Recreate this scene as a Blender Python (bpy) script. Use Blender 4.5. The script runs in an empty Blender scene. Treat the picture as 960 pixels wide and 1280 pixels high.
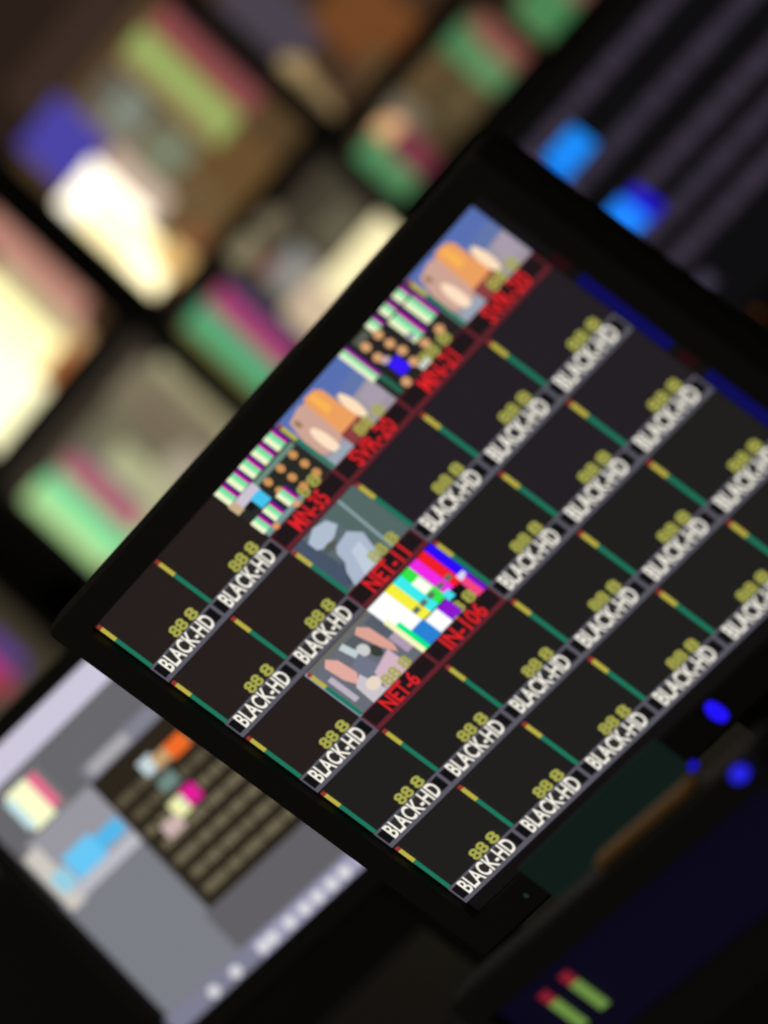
import bpy, bmesh, math, random
from mathutils import Vector, Matrix
random.seed(7)
SC = bpy.context.scene
COL = SC.collection
H0 = 1.15                      # height of the centre of the main monitor above the floor (m)
DESK = 0.79                    # desk top height

# ------------------------------------------------------------------ camera numbers
F = 9000.0                     # focal length in pixels of the 960x1280 frame (long tele lens)
CP = Vector((3.36049, -2.84696, 0.48529 + H0))
CR = Matrix(((0.44472213, 0.40755502, -0.79757203),
             (-0.47416643, -0.64832615, -0.59568398),
             (-0.75986079, 0.64309573, -0.09507608)))      # rows: image right, image down, forward

def ray(px, py):
    return CR.transposed() @ Vector(((px - 480) / F, (py - 640) / F, 1.0))

def at(px, py, Y):             # where the line of sight meets the upright plane y = Y
    d = ray(px, py)
    return CP + d * ((Y - CP.y) / d.y)

def at_depth(px, py, d):
    return CP + ray(px, py) * d

# ------------------------------------------------------------------ materials
def lin(c):
    c = c / 255.0
    return c / 12.92 if c <= 0.04045 else ((c + 0.055) / 1.055) ** 2.4

_M = {}
def em(r, g, b, s=1.0):        # a lit patch of a screen / an LED
    k = ('e', r, g, b, s)
    if k not in _M:
        m = bpy.data.materials.new('lit_%d_%d_%d' % (r, g, b)); m.use_nodes = True
        p = m.node_tree.nodes['Principled BSDF']
        p.inputs['Base Color'].default_value = (0.004, 0.004, 0.004, 1)
        p.inputs['Roughness'].default_value = 0.6
        p.inputs['Specular IOR Level'].default_value = 0.1
        p.inputs['Emission Color'].default_value = (lin(r), lin(g), lin(b), 1)
        p.inputs['Emission Strength'].default_value = s
        _M[k] = m
    return _M[k]

def plastic(name, rgb, rough=0.5, noise=0.25, scale=60.0, metal=0.0):
    if name in _M: return _M[name]
    m = bpy.data.materials.new(name); m.use_nodes = True
    nt = m.node_tree; p = nt.nodes['Principled BSDF']
    tc = nt.nodes.new('ShaderNodeTexCoord'); nz = nt.nodes.new('ShaderNodeTexNoise')
    nz.inputs['Scale'].default_value = scale; nz.inputs['Detail'].default_value = 4
    nt.links.new(tc.outputs['Object'], nz.inputs['Vector'])
    mx = nt.nodes.new('ShaderNodeMix'); mx.data_type = 'RGBA'
    c = [lin(v) for v in rgb]
    mx.inputs[6].default_value = (*[v * (1 - noise) for v in c], 1)
    mx.inputs[7].default_value = (*[v * (1 + noise) for v in c], 1)
    nt.links.new(nz.outputs['Fac'], mx.inputs[0])
    nt.links.new(mx.outputs[2], p.inputs['Base Color'])
    bp = nt.nodes.new('ShaderNodeBump'); bp.inputs['Strength'].default_value = 0.08
    nt.links.new(nz.outputs['Fac'], bp.inputs['Height']); nt.links.new(bp.outputs['Normal'], p.inputs['Normal'])
    p.inputs['Roughness'].default_value = rough; p.inputs['Metallic'].default_value = metal
    _M[name] = m
    return m

BLACK = plastic('black_plastic', (34, 33, 30), 0.55)
DARK = plastic('dark_plastic', (24, 24, 24), 0.6)
GREYM = plastic('grey_metal', (70, 70, 72), 0.4, metal=0.8)
DESKM = plastic('desk_laminate', (38, 34, 32), 0.55, scale=25)
WALLM = plastic('dark_wall_paint', (52, 50, 48), 0.9, scale=12)
CARPET = plastic('dark_carpet', (40, 40, 44), 1.0, noise=0.5, scale=300)
REFLECT = plastic('brown_reflection', (190, 142, 78), 0.5, noise=0.35, scale=40)  # brown that stands in for a warm reflection on the console's edge

# ------------------------------------------------------------------ mesh collecting
class MB:
    def __init__(self, M=None):
        self.bm = bmesh.new(); self.mats = []; self.M = M or Matrix()
    def mi(self, m):
        if m not in self.mats: self.mats.append(m)
        return self.mats.index(m)
    def face(self, pts, m):
        vs = [self.bm.verts.new(self.M @ Vector(p)) for p in pts]
        f = self.bm.faces.new(vs); f.material_index = self.mi(m); return f
    def box(self, a, b, m, bev=0.0):
        x0, y0, z0 = a; x1, y1, z1 = b
        t = bmesh.new()
        bmesh.ops.create_cube(t, size=1)
        for v in t.verts:
            v.co = Vector(((x0 + x1) / 2 + v.co.x * (x1 - x0), (y0 + y1) / 2 + v.co.y * (y1 - y0), (z0 + z1) / 2 + v.co.z * (z1 - z0)))
        if bev: bmesh.ops.bevel(t, geom=t.edges[:] , offset=bev, segments=3, profile=0.5, affect='EDGES')
        self.join(t, m); return self
    def cyl(self, c, r, h, m, axis='Z', seg=32, r2=None, bev=0.0):
        t = bmesh.new()
        bmesh.ops.create_cone(t, cap_ends=True, segments=seg, radius1=r, radius2=r if r2 is None else r2, depth=h)
        if bev:
            es = [e for e in t.edges if abs(e.verts[0].co.z - e.verts[1].co.z) < 1e-6]
            bmesh.ops.bevel(t, geom=es, offset=bev, segments=3, profile=0.5, affect='EDGES')
        R = {'Z': Matrix(), 'Y': Matrix.Rotation(math.pi / 2, 4, 'X'), 'X': Matrix.Rotation(math.pi / 2, 4, 'Y')}[axis]
        for v in t.verts: v.co = (R @ v.co) + Vector(c)
        self.join(t, m); return self
    def join(self, t, m):
        i = self.mi(m); mp = {}
        for v in t.verts: mp[v] = self.bm.verts.new(self.M @ v.co)
        for f in t.faces:
            try:
                g = self.bm.faces.new([mp[v] for v in f.verts]); g.material_index = i
            except ValueError: pass
        t.free()
    def loft(self, rings, m, cap0=True, cap1=True):
        i = self.mi(m)
        R = [[self.bm.verts.new(self.M @ Vector(p)) for p in r] for r in rings]
        for a, b in zip(R, R[1:]):
            n = len(a)
            for k in range(n):
                f = self.bm.faces.new((a[k], a[(k + 1) % n], b[(k + 1) % n], b[k])); f.material_index = i
        if cap0: self.bm.faces.new(R[0]).material_index = i
        if cap1: self.bm.faces.new(R[-1][::-1]).material_index = i
    # flat shapes on a screen: x right, z up, at depth y (negative = towards the viewer)
    def rect(self, x0, z0, x1, z1, m, y=0.0):
        self.face([(x0, y, z0), (x1, y, z0), (x1, y, z1), (x0, y, z1)], m)
    def poly(self, pts, m, y=0.0):
        self.face([(x, y, z) for x, z in pts], m)
    def oval(self, cx, cz, rx, rz, m, y=0.0, seg=24):
        self.face([(cx + rx * math.cos(2 * math.pi * k / seg), y, cz + rz * math.sin(2 * math.pi * k / seg)) for k in range(seg)], m)
    def build(self, name, parent=None, smooth=False):
        bmesh.ops.recalc_face_normals(self.bm, faces=[f for f in self.bm.faces if 0]) if 0 else None
        me = bpy.data.meshes.new(name)
        self.bm.to_mesh(me); self.bm.free()
        for m in self.mats: me.materials.append(m)
        if smooth:
            for p in me.polygons: p.use_smooth = True
        o = bpy.data.objects.new(name, me); COL.objects.link(o)
        if parent: o.parent = parent
        return o

def thing(name, label, cat, loc, group=None, rz=0.0):
    o = bpy.data.objects.new(name, None); COL.objects.link(o)
    o.empty_display_size = 0.05
    o.location = loc; o.rotation_euler = (0, 0, rz)
    o['label'] = label; o['category'] = cat
    if group: o['group'] = group
    return o

def structure(o):
    o['kind'] = 'structure'; return o

# ------------------------------------------------------------------ lettering
_T = {}
def text_mesh(body, off=0.0):
    if (body, off) in _T: return _T[(body, off)]
    cu = bpy.data.curves.new('lettering', 'FONT'); cu.body = body; cu.size = 1.0; cu.offset = off
    cu.resolution_u = 3
    ob = bpy.data.objects.new('lettering', cu); COL.objects.link(ob)
    dg = bpy.context.evaluated_depsgraph_get()
    me = ob.evaluated_get(dg).to_mesh()
    vs = [tuple(v.co) for v in me.vertices]; fs = [tuple(p.vertices) for p in me.polygons]
    ob.evaluated_get(dg).to_mesh_clear()
    COL.objects.unlink(ob); bpy.data.objects.remove(ob); bpy.data.curves.remove(cu)
    x0 = min(v[0] for v in vs); x1 = max(v[0] for v in vs); y0 = min(v[1] for v in vs); y1 = max(v[1] for v in vs)
    vs = [((v[0] - x0) / (x1 - x0), (v[1] - y0) / (y1 - y0)) for v in vs]
    _T[(body, off)] = (vs, fs)
    return _T[(body, off)]

def put_text(mb, body, x0, z0, x1, z1, m, y, off=0.02):
    vs, fs = text_mesh(body, off); i = mb.mi(m)
    V = [mb.bm.verts.new(mb.M @ Vector((x0 + a * (x1 - x0), y, z0 + b * (z1 - z0)))) for a, b in vs]
    for f in fs:
        try:
            mb.bm.faces.new([V[k] for k in f]).material_index = i
        except ValueError: pass

# ------------------------------------------------------------------ a monitor's body
def rr(x0, z0, x1, z1, y, r, n=4):
    pts = []
    for cx, cz, a0 in ((x1 - r, z1 - r, 0), (x0 + r, z1 - r, 90), (x0 + r, z0 + r, 180), (x1 - r, z0 + r, 270)):
        for k in range(n + 1):
            a = math.radians(a0 + 90 * k / n); pts.append((cx + r * math.cos(a), y, cz + r * math.sin(a)))
    return pts

def monitor_body(root, M, x0, z0, x1, z1, bl, br, bt, bb, depth=0.045, lip=0.006, mat=BLACK, screen_mat=None):
    """housing + bezel + screen in the screen's own frame M (x right, y into the glass, z up)"""
    X0, X1, Z0, Z1 = x0 - bl, x1 + br, z0 - bb, z1 + bt
    b = MB(M)
    outer0 = rr(X0, Z0, X1, Z1, -lip + 0.002, 0.006); outer1 = rr(X0 + .002, Z0 + .002, X1 - .002, Z1 - .002, -lip, 0.005)
    inner1 = rr(x0, z0, x1, z1, -lip, 0.0015); inner0 = rr(x0 + .0008, z0 + .0008, x1 - .0008, z1 - .0008, 0.0012, 0.001)
    back = rr(X0, Z0, X1, Z1, 0.012, 0.006)
    b.loft([back, outer0, outer1, inner1, inner0], mat, False, False)
    b.build('bezel', root)
    h = MB(M)
    ix, iz = (X1 - X0) * 0.1, (Z1 - Z0) * 0.12
    h.loft([rr(X0, Z0, X1, Z1, 0.012, 0.006), rr(X0 + .003, Z0 + .003, X1 - .003, Z1 - .003, depth * 0.5, 0.01),
            rr(X0 + ix, Z0 + iz, X1 - ix, Z1 - iz, depth, 0.02)], mat, True, True)
    # cooling slots on the back
    for k in range(8):
        zz = Z0 + iz + (Z1 - Z0 - 2 * iz) * (0.6 + 0.04 * k)
        h.box((X0 + ix * 2, depth - 0.001, zz), (X1 - ix * 2, depth + 0.0015, zz + (Z1 - Z0) * 0.012), DARK)
    h.build('housing', root)
    s = MB(M)
    s.face([(x0, 0.001, z0), (x1, 0.001, z0), (x1, 0.001, z1), (x0, 0.001, z1)], screen_mat or em(14, 13, 13))
    return s.build('screen', root)

def stand(root, M, zc, w, ground_local_z, depth=0.045, base=(0.24, 0.17)):
    """neck and foot down to the desk; root's origin sits on the desk below the screen"""
    c = M @ Vector((0, depth, zc))
    n = MB()
    n.box((c.x - w / 2, c.y - 0.004, ground_local_z + 0.01), (c.x + w / 2, c.y + 0.022, c.z + 0.05), DARK, 0.004)
    n.build('stand_neck', root)
    f = MB()
    f.box((c.x - base[0] / 2, c.y - base[1] * 0.6, ground_local_z), (c.x + base[0] / 2, c.y + base[1] * 0.4, ground_local_z + 0.014), DARK, 0.005)
    f.build('stand_base', root)

# ================================================================== setting
WALL_Y = 3.32
f = MB(); f.box((-6, -5.5, -0.1), (5.5, WALL_Y + 0.12, 0), CARPET); structure(f.build('floor'))
w = MB(); w.box((-6, WALL_Y, 0), (5.5, WALL_Y + 0.12, 4.5), WALLM); structure(w.build('wall_back'))
b = MB(); b.box((-6, WALL_Y - 0.015, 0), (5.5, WALL_Y, 0.09), DARK, 0.004); structure(b.build('baseboard_back'))

# ================================================================== desk
dk = thing('control_desk', 'long dark control desk carrying the screens in front of the monitor wall', 'desk', (-0.3, 0, 0))
t = MB(); t.box((-1.6, -0.62, DESK - 0.035), (1.5, 1.0, DESK), DESKM, 0.006); t.build('desktop', dk)
for sx in (-1.5, 0.0, 1.4):
    p = MB(); p.box((sx - 0.02, -0.5, 0.0), (sx + 0.02, 0.94, DESK - 0.035), DARK, 0.004); p.build('side_panel', dk)
p = MB(); p.box((-1.48, 0.86, 0.2), (1.38, 0.88, DESK - 0.035), DARK, 0.003); p.build('back_panel', dk)

rc = thing('rear_counter', 'low dark counter behind the desk carrying the violet list monitor', 'counter', (-0.3, 2.15, 0))
CT = DESK - 0.19
t = MB(); t.box((-1.6, -0.3, CT - 0.03), (1.6, 0.4, CT), DESKM, 0.005); t.build('countertop', rc)
for sx in (-1.55, 0.0, 1.55):
    p = MB(); p.box((sx - 0.02, -0.26, 0.0), (sx + 0.02, 0.38, CT - 0.03), DARK, 0.004); p.build('side_panel', rc)

# ================================================================== main multiview monitor
S = 0.06                        # one tile row
A = 1.48                        # tile width / row height
mm = thing('multiview_monitor', 'big black monitor in the middle filled with a grid of captioned video tiles', 'monitor', (0, 0, DESK))
MZ = H0 - DESK
MM = Matrix.Translation((0, 0, MZ))
GX0, GX1, GZ0, GZ1 = -3 * A * S, 3 * A * S, -2.5 * S, 2.5 * S
SX1 = GX1 + 0.30 * S
scr = monitor_body(mm, MM, GX0 - 0.03 * S, GZ0 - 0.16 * S, SX1, GZ1 + 0.02 * S, 0.027, 0.024, 0.021, 0.024, depth=0.05, screen_mat=em(17, 15, 15))
stand(mm, MM, -0.02, 0.06, 0.0, 0.06, (0.2, 0.09))
l = MB(MM); l.cyl((GX0 + 0.05, -0.0058, GZ0 - 0.0215), 0.002, 0.001, em(40, 60, 44, 0.6), 'Y', 16); l.build('power_light', mm)

def tile_xy(r, c):
    return (c - 3) * A * S, (2.5 - r) * S

class Tile:
    """flat picture of one tile; u right 0..1, v down 0..1 over the picture part"""
    VH = 0.735
    def __init__(self, r, c, bg):
        self.x, self.z = tile_xy(r, c); self.b = MB(MM); self.k = 0
        self.R(-0.002 if bg is not None else 0, -0.005, 1.002, 1.0, bg)
    def P(self, u, v): return self.x + u * A * S, self.z - v * self.VH * S
    def lay(self):
        self.k += 1; return -0.0002 - 0.00004 * self.k
    def R(self, u0, v0, u1, v1, m):
        (xa, za), (xb, zb) = self.P(u0, v0), self.P(u1, v1)
        self.b.rect(xa, zb, xb, za, m, self.lay())
    def G(self, pts, m): self.b.poly([self.P(u, v) for u, v in pts][::-1], m, self.lay())
    def O(self, u, v, ru, rv, m):
        x, z = self.P(u, v); self.b.oval(x, z, ru * A * S, rv * self.VH * S, m, self.lay())
    def done(self, label=None):
        o = self.b.build('video_tile', scr)
        if label: o['label'] = label
        return o

DK_TILE = em(34, 29, 28)
def tile_black(r, c):
    g = (37, 30, 28) if c + r < 3 else ((35, 30, 35) if r < 2 or c > 3 and r < 3 else (31, 30, 29))
    t = Tile(r, c, em(*g)); t.done()

def tile_tower(r, c):
    t = Tile(r, c, em(98, 118, 170))
    t.G([(0, .0), (1, 0), (1, .28), (.0, .36)], em(88, 112, 178))
    t.G([(.0, .62), (1, .5), (1, 1), (0, 1)], em(160, 150, 162))
    t.G([(.04, .5), (.12, .12), (.3, .06), (.42, .1), (.42, .82), (.1, .8), (.04, .7)], em(206, 164, 148))
    t.G([(.385, .1), (.42, .04), (.56, .06), (.61, .14), (.62, .76), (.36, .78)], em(236, 160, 96))
    t.G([(.45, .08), (.52, .08), (.54, .4), (.44, .44)], em(250, 180, 84))
    t.R(.345, .76, .63, 1.0, em(138, 62, 64))
    t.O(.17, .22, .03, .07, em(150, 120, 96))
    t.O(.675, .6, .058, .25, em(255, 226, 190))
    t.O(.21, .66, .062, .27, em(255, 226, 196))
    t.G([(.8, .6), (1, .54), (1, .86), (.76, .86)], em(168, 156, 172))
    t.R(.06, .86, .345, 1, em(156, 166, 180))
    t.done('picture of an orange tower between two pale spires under a blue sky')

def bar3(t, u0, v0, w, h):      # small colour-bar thumbnail
    for a, bb, col in ((0, .4, (240, 248, 205)), (.34, .66, (120, 230, 165)), (.66, .84, (200, 20, 160)), (.84, 1, (60, 20, 120))):
        t.R(u0 + a * w, v0, u0 + bb * w, v0 + h, em(*col))

def tile_mosaic(r, c):
    t = Tile(r, c, em(38, 40, 36))
    for k in range(5): bar3(t, .01 + .2 * k, .0, .19, .27)
    t.R(.36, .3, .98, .38, em(110, 140, 128)); t.R(.1, .28, .38, .44, em(205, 195, 212))
    t.R(.0, .27, .1, .46, em(200, 175, 140)); t.R(.12, .44, .2, .56, em(20, 20, 24))
    t.R(.22, .42, .37, .64, em(70, 196, 240))
    for u in (.49, .69, .89):
        for v in (.45, .655, .86): t.O(u, v, .045, .07, em(205, 146, 88))
    for u, v in ((.01, .66), (.2, .66), (.42, .66)): bar3(t, u, v, .17, .24)
    t.R(.03, .9, .6, .98, em(120, 150, 150)); t.O(.17, .95, .04, .05, em(225, 150, 90)); t.O(.5, .95, .04, .05, em(225, 160, 120))
    t.done('mosaic of small colour bars and orange labels with one cyan cell')

def tile_mosaic2(r, c):
    t = Tile(r, c, em(36, 34, 34))
    for u in (.40, .61, .81): bar3(t, u, 0, .17, .17)
    bar3(t, .81, .2, .19, .42); bar3(t, .58, .2, .2, .46); bar3(t, -.0, .0, .14, .6)
    t.R(.2, .02, .38, .14, em(86, 92, 80))
    for u, v in ((.25, .2), (.43, .21), (.24, .42), (.43, .41), (.45, .6), (.43, .82), (.65, .76), (.85, .78), (.22, .93)):
        t.O(u, v, .05, .075, em(214, 160, 112))
    t.R(.24, .58, .38, .84, em(56, 24, 250)); t.O(.27, .52, .05, .05, em(190, 170, 180))
    t.R(.42, .9, .55, .99, em(206, 214, 200)); t.R(.08, .6, .14, .98, em(40, 100, 80)); t.O(.62, .55, .04, .06, em(150, 150, 160))
    t.done('mosaic of small colour bars and orange labels with one deep blue cell')

def tile_horse(r, c):
    t = Tile(r, c, em(94, 106, 112))
    t.G([(.55, 0), (1, 0), (1, 1), (.62, 1)], em(84, 104, 102)); t.G([(0, 0), (.2, 0), (.26, .9), (0, 1)], em(72, 84, 104))
    t.G([(.12, .9), (.3, .6), (.26, 1)], em(60, 70, 86))
    t.G([(.2, .1), (.36, -.0), (.52, .06), (.56, .22), (.44, .3), (.3, .34), (.2, .26)], em(176, 190, 208))
    t.G([(.3, .5), (.36, .42), (.56, .38), (.66, .56), (.6, .82), (.55, 1), (.14, 1), (.2, .78), (.28, .66)], em(172, 184, 204))
    t.G([(.42, .62), (.56, .6), (.5, 1), (.3, 1)], em(192, 204, 220)); t.O(.32, .36, .09, .06, em(84, 90, 84))
    t.G([(.755, 0), (.785, 0), (.745, 1), (.715, 1)], em(146, 166, 172))
    t.done('grey blue picture of a pale animal beside a thin pole')

def tile_bars(r, c):
    t = Tile(r, c, em(14, 14, 16))
    cols = ((0, .28, (255, 255, 255)), (.28, .405, (246, 240, 60)), (.405, .525, (60, 236, 236)), (.525, .65, (50, 230, 70)),
            (.65, .775, (240, 40, 230)), (.775, .895, (240, 30, 40)), (.895, 1.0, (44, 10, 250)))
    for a, bb, col in cols: t.R(a, 0, bb, .68, em(*col))
    t.R(.52, .2, .64, .45, em(255, 255, 240))
    for u in (.33, .44, .555, .70, .82): t.R(u - .04, .47, u + .04, .555, em(96, 110, 100))
    t.R(.63, .62, .72, .76, em(70, 226, 240)); t.R(.72, .66, .8, .8, em(20, 18, 22))
    t.R(.2, .68, .3, 1.0, em(60, 50, 130)); t.R(.12, .66, .3, 1.0, em(40, 130, 212)); t.R(.3, .7, .48, .99, em(255, 255, 255)); t.R(.48, .7, .63, .98, em(140, 24, 206))
    t.R(.06, .45, .12, 1, em(0, 236, 140)); t.R(.0, .3, .06, 1, em(250, 250, 190)); t.R(.88, .58, .98, .74, em(225, 215, 250))
    t.R(.94, .66, 1.0, 1.0, em(120, 20, 210)); t.R(.86, .68, .95, 1.0, em(246, 70, 130))
    t.done('colour bar test picture in white, yellow, cyan, green, magenta, red and blue')

def tile_people(r, c):
    t = Tile(r, c, em(104, 108, 118))
    t.R(0, -.005, 1, .07, em(108, 108, 102)); t.R(.5, .1, .75, .4, em(86, 94, 98)); t.R(.86, .1, 1, .5, em(88, 94, 106))
    t.G([(.7, .12), (.78, .06), (.86, .2), (.88, .6), (.84, .74), (.76, .5)], em(222, 164, 150))
    t.O(.7, .5, .06, .11, em(54, 60, 56)); t.O(.62, .36, .07, .1, em(206, 206, 204)); t.G([(.46, .1), (.54, .08), (.58, .36), (.5, .4)], em(196, 208, 212))
    t.G([(.34, .42), (.56, .34), (.6, .66), (.42, .74)], em(112, 118, 136))
    t.G([(.2, .14), (.28, .06), (.36, .2), (.38, .52), (.28, .66), (.22, .46)], em(226, 170, 158)); t.R(.1, .3, .17, .8, em(188, 178, 192))
    t.G([(.24, .66), (.38, .56), (.44, 1), (.22, 1)], em(204, 196, 204)); t.O(.4, .8, .09, .1, em(232, 216, 196))
    t.G([(.5, .7), (.8, .6), (.8, 1), (.44, 1)], em(212, 180, 196)); t.R(.9, .5, 1, .84, em(176, 156, 178))
    t.R(.0, .0, .04, 1, em(160, 170, 196)); t.done('picture of two people in pale clothes against grey blue')

WHITE_T = em(236, 231, 220, 1.1); FRAME_W = em(92, 90, 100); TXTBG = em(46, 43, 42); BOX = em(16, 15, 18)
RED_T = em(214, 34, 40, 1.1); FRAME_R = em(98, 36, 46); RBG = em(30, 22, 25)
OLIVE = em(168, 168, 80)

def caption(r, c, body, red):
    x, z = tile_xy(r, c); W = A * S
    b = MB(MM); zt, zb = z - 0.735 * S, z - 0.985 * S
    fr, bg, tx = (FRAME_R, RBG, RED_T) if red else (FRAME_W, TXTBG, WHITE_T)
    b.rect(x + .0 * W, zb, x + 1.0 * W, zt, fr, -.00065)
    b.rect(x + .02 * W, zb + .055 * S, x + .98 * W, zt - (.03 if not red else .012) * S, bg, -.0007)
    for a0, a1 in ((.025, .105), (.895, .975)):
        b.rect(x + a0 * W, zb + .055 * S, x + a1 * W, zt - .03 * S, BOX if not red else RBG, -.00075)
    n = len(body); half = min(.385, .0475 * n + .005)
    put_text(b, body, x + (.5 - half) * W, zb + .045 * S, x + (.5 + half) * W, zt - .012 * S, tx, -.0008, 0.02)
    o = b.build('caption_bar', scr)
    o['label'] = ('red on black caption reading ' if red else 'white on grey caption reading ') + body

def meter(r, c, dim=False):
    x, z = tile_xy(r, c); W = A * S
    b = MB(MM); xa, xb = x + .012 * W, x + .062 * W
    top, h = z - .01 * S, .72 * S
    for a, e, col in ((0, .07, (150, 52, 48)), (.07, .34, (188, 176, 72)), (.34, 1.0, (30, 118, 92))):
        b.rect(xa, top - e * h, xb, top - a * h, em(*col), -.0009)
    b.build('level_meter', scr)

def readout(r, c):
    x, z = tile_xy(r, c); W = A * S
    b = MB(MM); zb = z - .735 * S
    put_text(b, '88', x + .47 * W, zb, x + .69 * W, zb + .14 * S, OLIVE, -.00095, 0.03)
    put_text(b, '8', x + .73 * W, zb, x + .86 * W, zb + .14 * S, OLIVE, -.00095, 0.03)
    b.build('clock_readout', scr)

SPECIAL = {(0, 2): (tile_mosaic, 'MN-35'), (0, 3): (tile_tower, 'SVR-20'), (0, 4): (tile_mosaic2, 'MN-21'), (0, 5): (tile_tower, 'SVR-20'),
           (1, 2): (tile_horse, 'NET-11'), (2, 1): (tile_people, 'NET-6'), (2, 2): (tile_bars, 'IN-106')}
for r in range(5):
    for c in range(6):
        fn, body = SPECIAL.get((r, c), (None, 'BLACK-HD'))
        (fn or tile_black)(r, c)
        caption(r, c, body, fn is not None)
        if fn not in (tile_mosaic, tile_mosaic2, tile_bars): meter(r, c)
        readout(r, c)
sb = MB(MM)
for k in range(3):
    za = GZ1 - (1.25 + 1.57 * k) * S
    sb.rect(GX1 + .03 * S, za - 1.12 * S, SX1 - .02 * S, za, em(13, 11, 84), -.0006)
    sb.rect(GX1 + .03 * S, za + .14 * S, SX1 - .02 * S, za + .34 * S, em(36, 10, 14), -.0006)
o = sb.build('status_strip', scr); o['label'] = 'column of deep blue bars down the right edge of the screen'

# ================================================================== wall monitors
WY = 3.0
TILT = math.radians(8)          # the monitor wall leans back
W_EZ = Vector((0, math.sin(TILT), math.cos(TILT))); W_N = Vector((0, math.cos(TILT), -math.sin(TILT))); W_O = Vector((0, WY, H0))
def wat(px, py):                # point on the leaning plane, as (right, up) from its middle
    d = ray(px, py); p = CP + d * ((W_O - CP).dot(W_N) / d.dot(W_N)) - W_O
    return Vector((p.x, 0, p.dot(W_EZ)))
def wall_monitor(label, L, Rr, T, B, bez, cols_fn, bg, zmin=None):
    """L,R,T,B: points on the four screen edges (seen from the desk), on the wall plane y = WY"""
    x0, x1 = wat(*L).x, wat(*Rr).x
    z1, z0 = wat(*T).z, wat(*B).z
    cx = (x0 + x1) / 2; cz = (z0 + z1) / 2
    loc = W_O + Vector((cx, 0, 0)) + W_EZ * (z0 - bez)
    r = thing('wall_monitor', label, 'monitor', loc, 'monitors on the wall')
    r.rotation_euler = (-TILT, 0, 0)
    M = Matrix.Translation((0, 0, cz - (z0 - bez)))
    w2, h2 = (x1 - x0) / 2, (z1 - z0) / 2
    s = monitor_body(r, M, -w2, -h2, w2, h2, bez, bez, bez, bez, depth=0.06, screen_mat=em(*bg))
    yc = (W_O + W_EZ * cz).y
    br = MB(M); br.box((-0.04, 0.06, -0.03), (0.04, (WALL_Y - yc) / math.cos(TILT) - 0.004, 0.03), DARK, 0.003); br.build('wall_bracket', r)
    class Pic:
        def __init__(s_, name, lab=None): s_.b = MB(M); s_.n = name; s_.k = 0 if name == 'picture' else 20; s_.lab = lab
        def q(s_, px, py, w, h, col, st=1.0, y=None):
            """patch centred where the photo shows it, w/h metres-ish in seen pixels along the wall's right / down"""
            p = wat(px, py); s_.k += 1
            hx, hz = w * KX / 2, h * KZ / 2
            a, bq, c_, d = max(p.x - hx, x0) - cx, min(p.x + hx, x1) - cx, max(p.z - hz, z0) - cz, min(p.z + hz, z1) - cz
            if a < bq and c_ < d: s_.b.rect(a, c_, bq, d, em(*col, st), -0.0003 - 0.0002 * s_.k)
        def o(s_, px, py, w, h, col, st=1.0):
            p = wat(px, py); s_.k += 1
            s_.b.oval(p.x - cx, p.z - cz, w * KX / 2, h * KZ / 2, em(*col, st), -0.0003 - 0.0002 * s_.k)
        def done(s_):
            ob = s_.b.build(s_.n, s)
            if s_.lab: ob['label'] = s_.lab
    cols_fn(Pic)
    return r
# metres on the wall per seen pixel, along the wall's right and down
_p = wat(300, 300); KX = abs(wat(300 + 69, 300 - 72.5).x - _p.x) / 100; KZ = abs(wat(300 + 73, 300 + 68).z - _p.z) / 100

def c_aup(P):
    p = P('picture')
    p.q(60, 60, 420, 300, (42, 30, 24)); p.q(120, 90, 200, 150, (58, 44, 36)); p.q(230, 200, 330, 330, (86, 66, 42)); p.q(300, 230, 110, 240, (104, 78, 46))
    p.q(165, 225, 120, 210, (120, 100, 78)); p.q(150, 130, 60, 80, (98, 92, 82)); p.q(160, 140, 60, 50, (128, 134, 120))
    p.q(210, 190, 60, 60, (122, 128, 104)); p.q(235, 275, 90, 100, (104, 84, 54))
    p.q(80, 178, 84, 88, (76, 68, 164)); p.q(150, 255, 110, 100, (205, 180, 160))
    p.q(128, 262, 84, 100, (255, 246, 222), 1.9); p.q(158, 308, 78, 135, (255, 238, 180), 1.9); p.q(176, 346, 44, 54, (255, 240, 190), 2.4)
    p.q(217, 322, 40, 44, (235, 190, 120)); p.o(247, 290, 38, 38, (130, 84, 54)); p.done()
    m = P('level_meter', 'tall green and pink level bars')
    m.q(228, 105, 48, 165, (156, 176, 100)); m.q(210, 116, 18, 150, (150, 136, 90)); m.q(260, 72, 38, 165, (142, 74, 74)); m.q(278, 60, 16, 150, (100, 62, 66)); m.done()

def c_alow(P):
    p = P('picture')
    p.q(345, 250, 300, 90, (40, 32, 26)); p.q(400, 310, 190, 130, (66, 60, 48)); p.q(450, 310, 60, 120, (96, 90, 72))
    p.o(305, 310, 42, 34, (150, 138, 108)); p.o(338, 278, 36, 32, (120, 108, 86)); p.q(345, 338, 26, 26, (170, 70, 72))
    p.q(372, 345, 60, 60, (140, 140, 136)); p.q(405, 370, 60, 80, (150, 138, 124)); p.q(440, 338, 150, 42, (252, 238, 186), 1.15); p.q(395, 388, 60, 60, (214, 190, 160)); p.done()
    m = P('level_meter', 'green, magenta and violet level bars')
    m.q(283, 446, 22, 135, (126, 128, 76)); m.q(298, 430, 42, 138, (74, 172, 122)); m.q(318, 408, 34, 130, (176, 66, 108)); m.q(332, 394, 14, 120, (80, 60, 116)); m.done()

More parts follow.
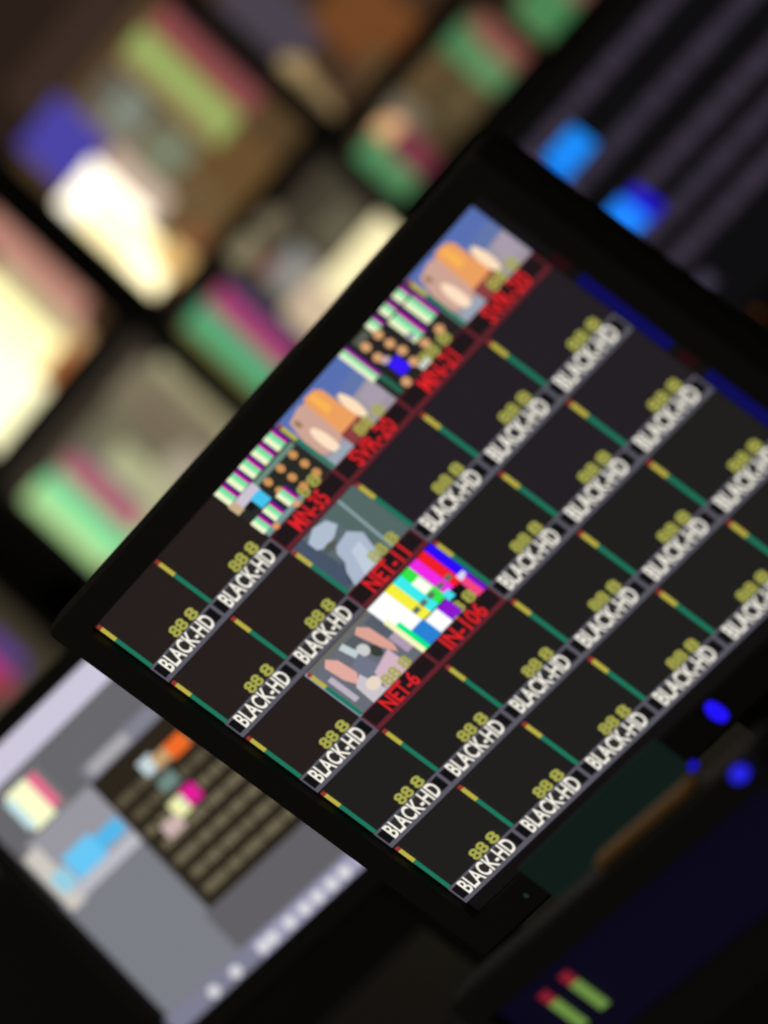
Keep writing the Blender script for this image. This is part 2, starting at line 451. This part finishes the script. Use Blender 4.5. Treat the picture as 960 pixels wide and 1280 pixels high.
def c_bup(P):
    p = P('picture')
    p.q(110, 330, 160, 300, (72, 58, 42)); p.q(60, 400, 120, 200, (196, 186, 140)); p.q(105, 370, 70, 160, (120, 104, 76))
    p.q(10, 420, 90, 330, (255, 246, 178), 1.5); p.q(20, 490, 130, 90, (255, 244, 176), 1.6); p.q(-30, 470, 120, 300, (255, 250, 200), 1.6)
    p.q(45, 335, 40, 190, (194, 138, 122)); p.q(82, 452, 80, 34, (196, 122, 70)); p.o(105, 434, 36, 36, (226, 172, 120)); p.o(130, 400, 50, 60, (84, 60, 40)); p.done()

def c_blow(P):
    p = P('picture')
    p.q(110, 535, 330, 90, (58, 50, 42)); p.q(200, 590, 300, 190, (170, 166, 130)); p.q(255, 560, 110, 190, (160, 152, 116))
    p.q(150, 560, 150, 100, (112, 108, 86)); p.q(210, 520, 70, 150, (126, 116, 94)); p.q(215, 545, 46, 120, (118, 106, 86)); p.q(225, 590, 70, 40, (170, 160, 140)); p.q(170, 620, 90, 120, (180, 180, 140)); p.done()
    m = P('level_meter', 'pale green and pink level bars')
    m.q(92, 654, 40, 140, (192, 238, 162)); m.q(114, 640, 36, 145, (112, 222, 156)); m.q(128, 616, 30, 128, (190, 92, 116)); m.q(141, 600, 16, 115, (124, 104, 116)); m.done()

def c_clow(P):
    p = P('picture'); p.q(30, 850, 160, 200, (62, 56, 42)); p.q(10, 880, 90, 100, (72, 66, 52)); p.done()
    m = P('level_meter', 'violet and magenta level bars'); m.q(-14, 836, 34, 70, (190, 50, 90)); m.q(6, 812, 24, 70, (100, 66, 150)); m.done()

def c_dup(P):
    p = P('picture')
    p.q(400, 60, 320, 300, (66, 46, 30)); p.q(340, 20, 70, 130, (74, 66, 76)); p.q(462, 30, 90, 120, (112, 68, 36)); p.q(470, 100, 70, 60, (92, 70, 44))
    p.o(372, 96, 46, 60, (168, 144, 100)); p.o(392, 124, 40, 70, (142, 120, 84)); p.q(420, 90, 40, 60, (70, 50, 36)); p.done()

def c_dlow(P):
    p = P('picture')
    p.q(540, 110, 260, 260, (78, 64, 42)); p.q(520, 80, 60, 60, (100, 80, 52)); p.q(590, 130, 60, 70, (92, 78, 52)); p.q(505, 145, 40, 50, (120, 108, 90)); p.o(486, 168, 48, 40, (236, 182, 130), 1.1); p.done()
    m = P('level_meter', 'left hand pair of green and red level bars')
    m.q(484, 205, 44, 74, (84, 146, 98)); m.q(500, 222, 40, 74, (86, 140, 92)); m.q(520, 190, 34, 66, (124, 52, 70)); m.done()
    m = P('level_meter', 'right hand pair of green and red level bars'); m.q(598, 66, 44, 80, (74, 130, 84)); m.q(612, 82, 34, 66, (96, 140, 92)); m.q(632, 55, 30, 90, (136, 84, 74)); m.done()

def c_flow(P):
    p = P('picture'); p.q(700, 10, 160, 100, (66, 58, 40)); p.q(672, 26, 30, 60, (110, 100, 60)); p.done()
    m = P('level_meter', 'green level bars'); m.q(692, 14, 54, 74, (76, 132, 84)); m.q(728, -14, 26, 70, (126, 84, 76)); m.done()

wall_monitor('wall monitor showing a blazing white patch under a violet block', (128, 305), (322, 100), (-60, -80), (280, 285), 0.023, c_aup, (58, 42, 32))
wall_monitor('wall monitor with green and magenta bars beside a cream stripe', (262, 448), (450, 232), (300, 300), (500, 400), 0.023, c_alow, (48, 38, 30))
wall_monitor('wall monitor at the far left glowing bright yellow under a pink band', (-300, 560), (78, 335), (-180, 170), (75, 468), 0.023, c_bup, (96, 80, 58))
wall_monitor('wall monitor with pale green and pink bars beside an olive picture', (76, 672), (240, 475), (95, 500), (330, 680), 0.023, c_blow, (62, 54, 44))
wall_monitor('dim olive wall monitor behind the grey computer screen', (-160, 960), (28, 768), (-130, 740), (110, 950), 0.023, c_clow, (60, 54, 40))
wall_monitor('brown wall monitor at the top with one cream blob', (332, 66), (560, -120), (260, -200), (455, 112), 0.023, c_dup, (60, 42, 28))
wall_monitor('tan wall monitor with an orange blob above green and red bars', (466, 212), (655, 50), (500, 110), (560, 185), 0.019, c_dlow, (74, 60, 40))
wall_monitor('small wall monitor showing one green bar at the top edge of the picture', (662, 44), (800, -90), (640, -20), (692, 44), 0.012, c_flow, (60, 52, 36))

# ================================================================== list monitor behind, right
LY = 2.1
def lx(px, py): return at(px, py, LY)
tz = lx(640, 175).z; bz = lx(900, 420).z
x0 = lx(610, 215).x; x1 = x0 + 0.56
cx = (x0 + x1) / 2; cz = (tz + bz) / 2
lm = thing('list_monitor', 'dark monitor of dim violet text rows with two bright blue highlights', 'monitor', (cx, LY, CT))
LM = Matrix.Translation((0, 0, cz - CT))
ls = monitor_body(lm, LM, x0 - cx, bz - cz, x1 - cx, tz - cz, 0.02, 0.02, 0.018, 0.022, screen_mat=em(13, 12, 14))
stand(lm, LM, -0.05, 0.06, 0.0)
KX2 = abs(at(769, 107.5, LY).x - at(700, 180, LY).x) / 100; KZ2 = abs(at(779, 240, LY).z - at(700, 180, LY).z) / 100
def lq(mb, px, py, w, h, col, k, st=1.0, xa=None, xb=None):
    p = at(px, py, LY)
    a = p.x - w * KX2 / 2 if xa is None else xa; bq = p.x + w * KX2 / 2 if xb is None else xb
    a = max(a, x0 + .002); bq = min(bq, x1 - .002)
    mb.rect(a - cx, p.z - h * KZ2 / 2 - cz, bq - cx, p.z + h * KZ2 / 2 - cz, em(*col, st), -0.0004 - 0.0002 * k)
for i, (px, py) in enumerate(((724, 124), (771, 176), (822, 214), (862, 240), (870, 298))):
    row = MB(LM); p = at(px, py, LY); xx = x0 + 0.012
    while xx < x1 - 0.03:           # broken into words
        wlen = random.uniform(0.02, 0.07); xe = min(xx + wlen, x1 - 0.01)
        row.rect(xx - cx, p.z - 11 * KZ2 - cz, xe - cx, p.z + 11 * KZ2 - cz, em(58, 50, 64) if i % 2 == 0 else em(54, 48, 62), -0.0004)
        xx = xe + 0.004
    row.build('text_row', ls)
row = MB(LM); lq(row, 868, 366, 62, 22, (66, 60, 78), 0); lq(row, 700, 258, 60, 20, (74, 62, 76), 1); lq(row, 752, 318, 60, 24, (110, 90, 130), 1); lq(row, 655, 212, 40, 22, (78, 62, 82), 1); row.build('text_row', ls)
hl = MB(LM); lq(hl, 713, 188, 56, 40, (28, 140, 250), 2); lq(hl, 684, 233, 44, 32, (22, 110, 215), 3); lq(hl, 698, 211, 60, 34, (24, 116, 226), 1); o = hl.build('highlight', ls); o['label'] = 'upper blue highlight, bright at its right end'
hl = MB(LM); lq(hl, 780, 274, 46, 46, (30, 132, 255), 3, 1.1); lq(hl, 800, 258, 40, 46, (34, 20, 210), 2); lq(hl, 748, 306, 20, 22, (20, 120, 230), 3); o = hl.build('highlight', ls); o['label'] = 'lower blue highlight shading to deep blue at its right end'
l = MB(LM); p = at(945, 392, LY - 0.007); l.cyl((p.x - cx, -0.0068, bz - cz - 0.011), 0.006, 0.002, em(70, 36, 14), 'Y', 20); o = l.build('power_light', lm); o['label'] = 'dim amber power light'

# ================================================================== grey desktop computer monitor, left of the main one
GD = 5.75
bl = at_depth(219, 1280, GD)
yaw = math.radians(36)
acam = Vector((0.722 * math.cos(yaw), -0.692 * math.cos(yaw), -math.sin(yaw))).normalized()
bcam = Vector((0.70, 0.715, 0.0)); bcam = (bcam - acam * bcam.dot(acam)).normalized()
ax = (CR.transposed() @ acam).normalized(); up = -(CR.transposed() @ bcam).normalized()
yv = up.cross(ax).normalized()            # into the glass
k = GD / F
GW, GH = 640 * k * 0.98, 418 * k
ka = k / math.cos(yaw)                     # metres along the screen per seen pixel
ctr = bl + ax * (GW / 2) + up * (GH / 2 - 14 * k)
base = Vector((ctr.x, ctr.y, DESK))
gm = thing('computer_monitor', 'grey lit computer monitor with open windows, lower left behind the tile monitor', 'monitor', base)
G3 = Matrix((ax, yv, up)).transposed()
GM = Matrix.Translation(ctr - base) @ G3.to_4x4()
gs = monitor_body(gm, GM, -GW / 2, -GH / 2, GW / 2, GH / 2, 0.016, 0.016, 0.016, 0.02, screen_mat=em(104, 103, 107))
stand(gm, GM, -0.04, 0.05, 0.0)
class Win:
    def __init__(s, name): s.b = MB(GM); s.n = name; s.k = 0
    def q(s, s0, h0, s1, h1, col, st=1.0):
        s.k += 1
        X = lambda v: min(max(-GW / 2 + v * ka, -GW / 2 + .0005), GW / 2 - .0005); Z = lambda v: min(max(-GH / 2 + (v + 14) * k, -GH / 2 + .0005), GH / 2 - .0005)
        s.b.rect(X(s0), Z(h0), X(s1), Z(h1), em(*col, st), LAY[0]); LAY[0] -= 0.00005
    def o(s, c, h, r, rh, col, st=1.0):
        s.k += 1; s.b.oval(-GW / 2 + c * ka, -GH / 2 + (h + 14) * k, r * ka, rh * k, em(*col, st), LAY[0]); LAY[0] -= 0.00005
    def done(s, lab=None):
        o = s.b.build(s.n, gs)
        if lab: o['label'] = lab
LAY = [-0.0002]
w = Win('title_bar'); w.q(0, 366, 900, 404, (206, 200, 220)); w.done('pale lavender bar along the top of the screen')
w = Win('side_panel'); w.q(0, 14, 134, 206, (124, 126, 134)); w.q(20, 196, 138, 290, (152, 151, 160)); w.q(6, 190, 32, 280, (206, 200, 192)); w.q(28, 194, 134, 212, (188, 188, 196)); w.done('lighter window pane on the left')
w = Win('selection'); w.q(84, 218, 132, 240, (84, 184, 236)); w.q(44, 212, 92, 248, (104, 200, 246)); w.q(14, 212, 40, 240, (150, 206, 226)); w.done('bright cyan selected entry')
w = Win('thumbnail'); w.q(44, 290, 104, 354, (120, 118, 118)); w.q(46, 294, 82, 352, (246, 248, 200), 1.1); w.q(40, 300, 52, 346, (200, 232, 236)); w.q(82, 300, 97, 350, (232, 108, 144)); w.done('cream and pink thumbnail')
w = Win('spreadsheet'); w.q(137, 76, 900, 292, (42, 36, 27)); w.q(140, 290, 900, 312, (128, 128, 142)); w.q(150, 293, 215, 309, (170, 168, 170))
for i, h in enumerate((96, 121, 146, 171, 196, 221, 246)):
    x = 150 + (i % 2) * 3
    while x < 640:
        l_ = random.uniform(14, 40); w.q(x, h - 5, min(x + l_, 640), h + 6, (112, 104, 82) if i < 5 else (92, 84, 66)); x += l_ + 4
w.done('dark table of olive text rows')
w = Win('thumbnail'); w.q(196, 182, 218, 206, (246, 246, 180)); w.q(212, 190, 234, 200, (190, 230, 200)); w.q(218, 184, 240, 208, (226, 30, 150)); w.q(170, 172, 198, 192, (206, 180, 176))
w.done('small magenta and yellow thumbnail')
w = Win('thumbnail'); w.q(204, 246, 226, 268, (200, 216, 220)); w.q(222, 244, 246, 262, (196, 158, 110)); w.q(244, 240, 274, 262, (240, 108, 40)); w.q(206, 216, 232, 236, (112, 136, 130)); w.done('small orange and white thumbnail')
w = Win('lower_panel'); w.q(134, 16, 900, 76, (98, 96, 101)); w.done()
w = Win('taskbar'); w.q(0, -13, 900, 14, (126, 126, 146)); w.q(150, -13, 900, 10, (160, 158, 184))
for c in (74, 112, 160, 176, 206, 232, 254, 278, 300, 330): w.o(c, -2, 8, 8, (222, 220, 224))
w.done('pale lavender row of icons along the bottom')

# ================================================================== rack unit with blue lights under the main monitor
UY = -0.09
ux0, ux1 = -0.30, 0.30
uz1 = H0 - 0.2 ; uz0 = DESK
ru = thing('rack_unit', 'black equipment unit with a dark teal display and two blue lights under the tile monitor', 'equipment', (0, UY, DESK))
b = MB(); b.box((ux0, 0.0, 0.004), (ux1, 0.05, uz1 - DESK), BLACK, 0.003)
b.build('casing', ru)
p_ = MB(); pts = [at(x, y, UY - .002) for x, y in ((655, 1085), (708, 1138), (872, 968), (822, 912))]
xa, xb = pts[0].x - 0.004, pts[2].x; za, zb_ = (pts[0].z + pts[3].z) / 2, (pts[1].z + pts[2].z) / 2
p_.box((xa, -0.003, zb_ - DESK), (xb, 0.001, za - DESK), em(15, 27, 24), 0.0008); o = p_.build('display', ru); o['label'] = 'dim dark teal display'
def led(px, py, w, h, col, st, lab):
    q = at(px, py, UY - 0.002); m = MB(Matrix.Translation((q.x, -0.002, q.z - DESK)))
    m.loft([[(w / 2 * math.cos(a) * s_, y_, h / 2 * math.sin(a) * s_) for a in [2 * math.pi * i / 20 for i in range(20)]] for s_, y_ in ((1, 0.003), (1, -0.001), (.7, -0.003))], em(*col, st), True, True)
    o = m.build('indicator_light', ru); o['label'] = lab
led(895, 891, 0.0095, 0.016, (34, 18, 250), 1.0, 'upper blue light, a tall pill')
led(866, 958, 0.007, 0.007, (20, 14, 150), 1.0, 'small dim blue light')

# ================================================================== navy console screen on the desk in front
NY = -0.32
tl = at(590, 1215, NY); tr = at_depth(975, 950, 4.02)
# find the yaw whose level edge is seen along the slope of the console's top edge
best = None
for i in range(-60, 61):
    ph = math.radians(i); q = tl + Vector((math.cos(ph), math.sin(ph), 0)) * 0.2
    d = CR @ (q - CP); px, py = 480 + F * d.x / d.z, 640 + F * d.y / d.z
    sl = math.degrees(math.atan2(1215 - py, px - 590))
    if best is None or abs(sl - 40.5) < best[0]: best = (abs(sl - 40.5), ph, sl)
ph = best[1]
NR = Matrix.Rotation(ph, 4, 'Z')
inv = NR.inverted()
def on_n(px, py, dy=0.0):       # a point on the console's front plane, in its own frame (origin tl)
    n = NR @ Vector((0, 1, 0)); o_ = tl + n * dy; d = ray(px, py); s_ = (o_ - CP).dot(n) / d.dot(n)
    return inv @ (CP + d * s_ - tl)
zt = 0.0; zlow = DESK - tl.z
nb = MB(); 
nm = thing('console_screen', 'low console screen glowing dark navy with two red and green meters', 'console', tl + Vector((0, 0, zlow)), None, ph)
NM = Matrix.Translation((0, 0, -zlow))
c1 = on_n(650, 1262); c2 = on_n(975, 985); c3 = on_n(900, 1190)
sx0, sx1 = c1.x - 0.02, c1.x + 0.34
sz1 = on_n(800, 1110).z; sz0 = on_n(900, 1190).z
cxn, czn = (sx0 + sx1) / 2, (sz0 + sz1) / 2
NS = NM @ Matrix.Translation((cxn, 0, czn))
ns = monitor_body(nm, NS, sx0 - cxn, sz0 - czn, sx1 - cxn, sz1 - czn, 0.02, 0.02, 0.022, 0.03, depth=0.05, screen_mat=em(8, 6, 25))
stand(nm, NS, -0.02, 0.08, 0.0, 0.05, (0.16, 0.12))
for j, (px, py) in enumerate(((716, 1226), (690, 1250))):
    q = on_n(px, py); m = MB(NM)
    wx = 0.0062
    m.rect(q.x - wx, q.z - 0.001, q.x + wx, q.z + 0.0075, em(130, 28, 44), -0.0006); m.rect(q.x - wx, q.z - 0.024, q.x + wx, q.z - 0.001, em(106, 140, 66), -0.0006); m.build('level_meter', ns)
q = on_n(908, 957, -0.008); lz = min(q.z, sz1 + 0.015)
m = MB(NM @ Matrix.Translation((q.x, -0.006, lz)))
m.loft([[(0.007 * math.cos(t_) * s_, y_, 0.0042 * math.sin(t_) * s_) for t_ in [2 * math.pi * i / 20 for i in range(20)]] for s_, y_ in ((1, 0.001), (1, -0.002), (.7, -0.004))], em(44, 42, 250), True, True)
o = m.build('indicator_light', nm); o['label'] = 'bright blue oval light at the top right'
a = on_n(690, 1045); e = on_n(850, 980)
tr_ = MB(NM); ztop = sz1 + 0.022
tr_.box((a.x, 0.0, ztop + 0.0005), (e.x, 0.012, ztop + 0.006), REFLECT, 0.0015); o = tr_.build('reflection', nm); o['label'] = 'brown strip standing in for a warm reflection along the top edge'  # solid strip in place of the warm reflection on the housing

# ================================================================== light
wd = bpy.data.worlds.new('world'); SC.world = wd; wd.use_nodes = True
wd.node_tree.nodes['Background'].inputs[0].default_value = (0.9, 0.8, 0.65, 1)
wd.node_tree.nodes['Background'].inputs[1].default_value = 0.09
la = bpy.data.lights.new('warm_fill_light', 'AREA'); la.energy = 1.0; la.size = 0.6; la.color = (1.0, 0.8, 0.52)  # unseen warm lamp, added to light the brown console strip
lo = bpy.data.objects.new('warm_fill_light', la); lo.location = (0.6, -1.0, 2.6); COL.objects.link(lo)
lo.rotation_euler = (Vector((0, 0, 1.0)) - lo.location).to_track_quat('-Z', 'Y').to_euler()

# ================================================================== camera
cam = bpy.data.cameras.new('camera'); co = bpy.data.objects.new('camera', cam); COL.objects.link(co)
Mw = Matrix((CR[0], -CR[1], -CR[2])).transposed().to_4x4(); Mw.translation = CP
co.matrix_world = Mw
cam.sensor_fit = 'VERTICAL'; cam.sensor_height = 24.0; cam.sensor_width = 18.0
cam.lens = F * 24.0 / 1280.0
cam.clip_start = 0.1; cam.clip_end = 60
cam.dof.use_dof = True
cam.dof.focus_distance = 4.73
cam.dof.aperture_fstop = (cam.lens / 1000) / 0.052
cam.dof.aperture_blades = 0
SC.camera = co
SC.view_settings.view_transform = 'Standard'; SC.view_settings.look = 'None'
SC.view_settings.exposure = 0.0; SC.view_settings.gamma = 1.0; SC.view_settings.use_curve_mapping = False
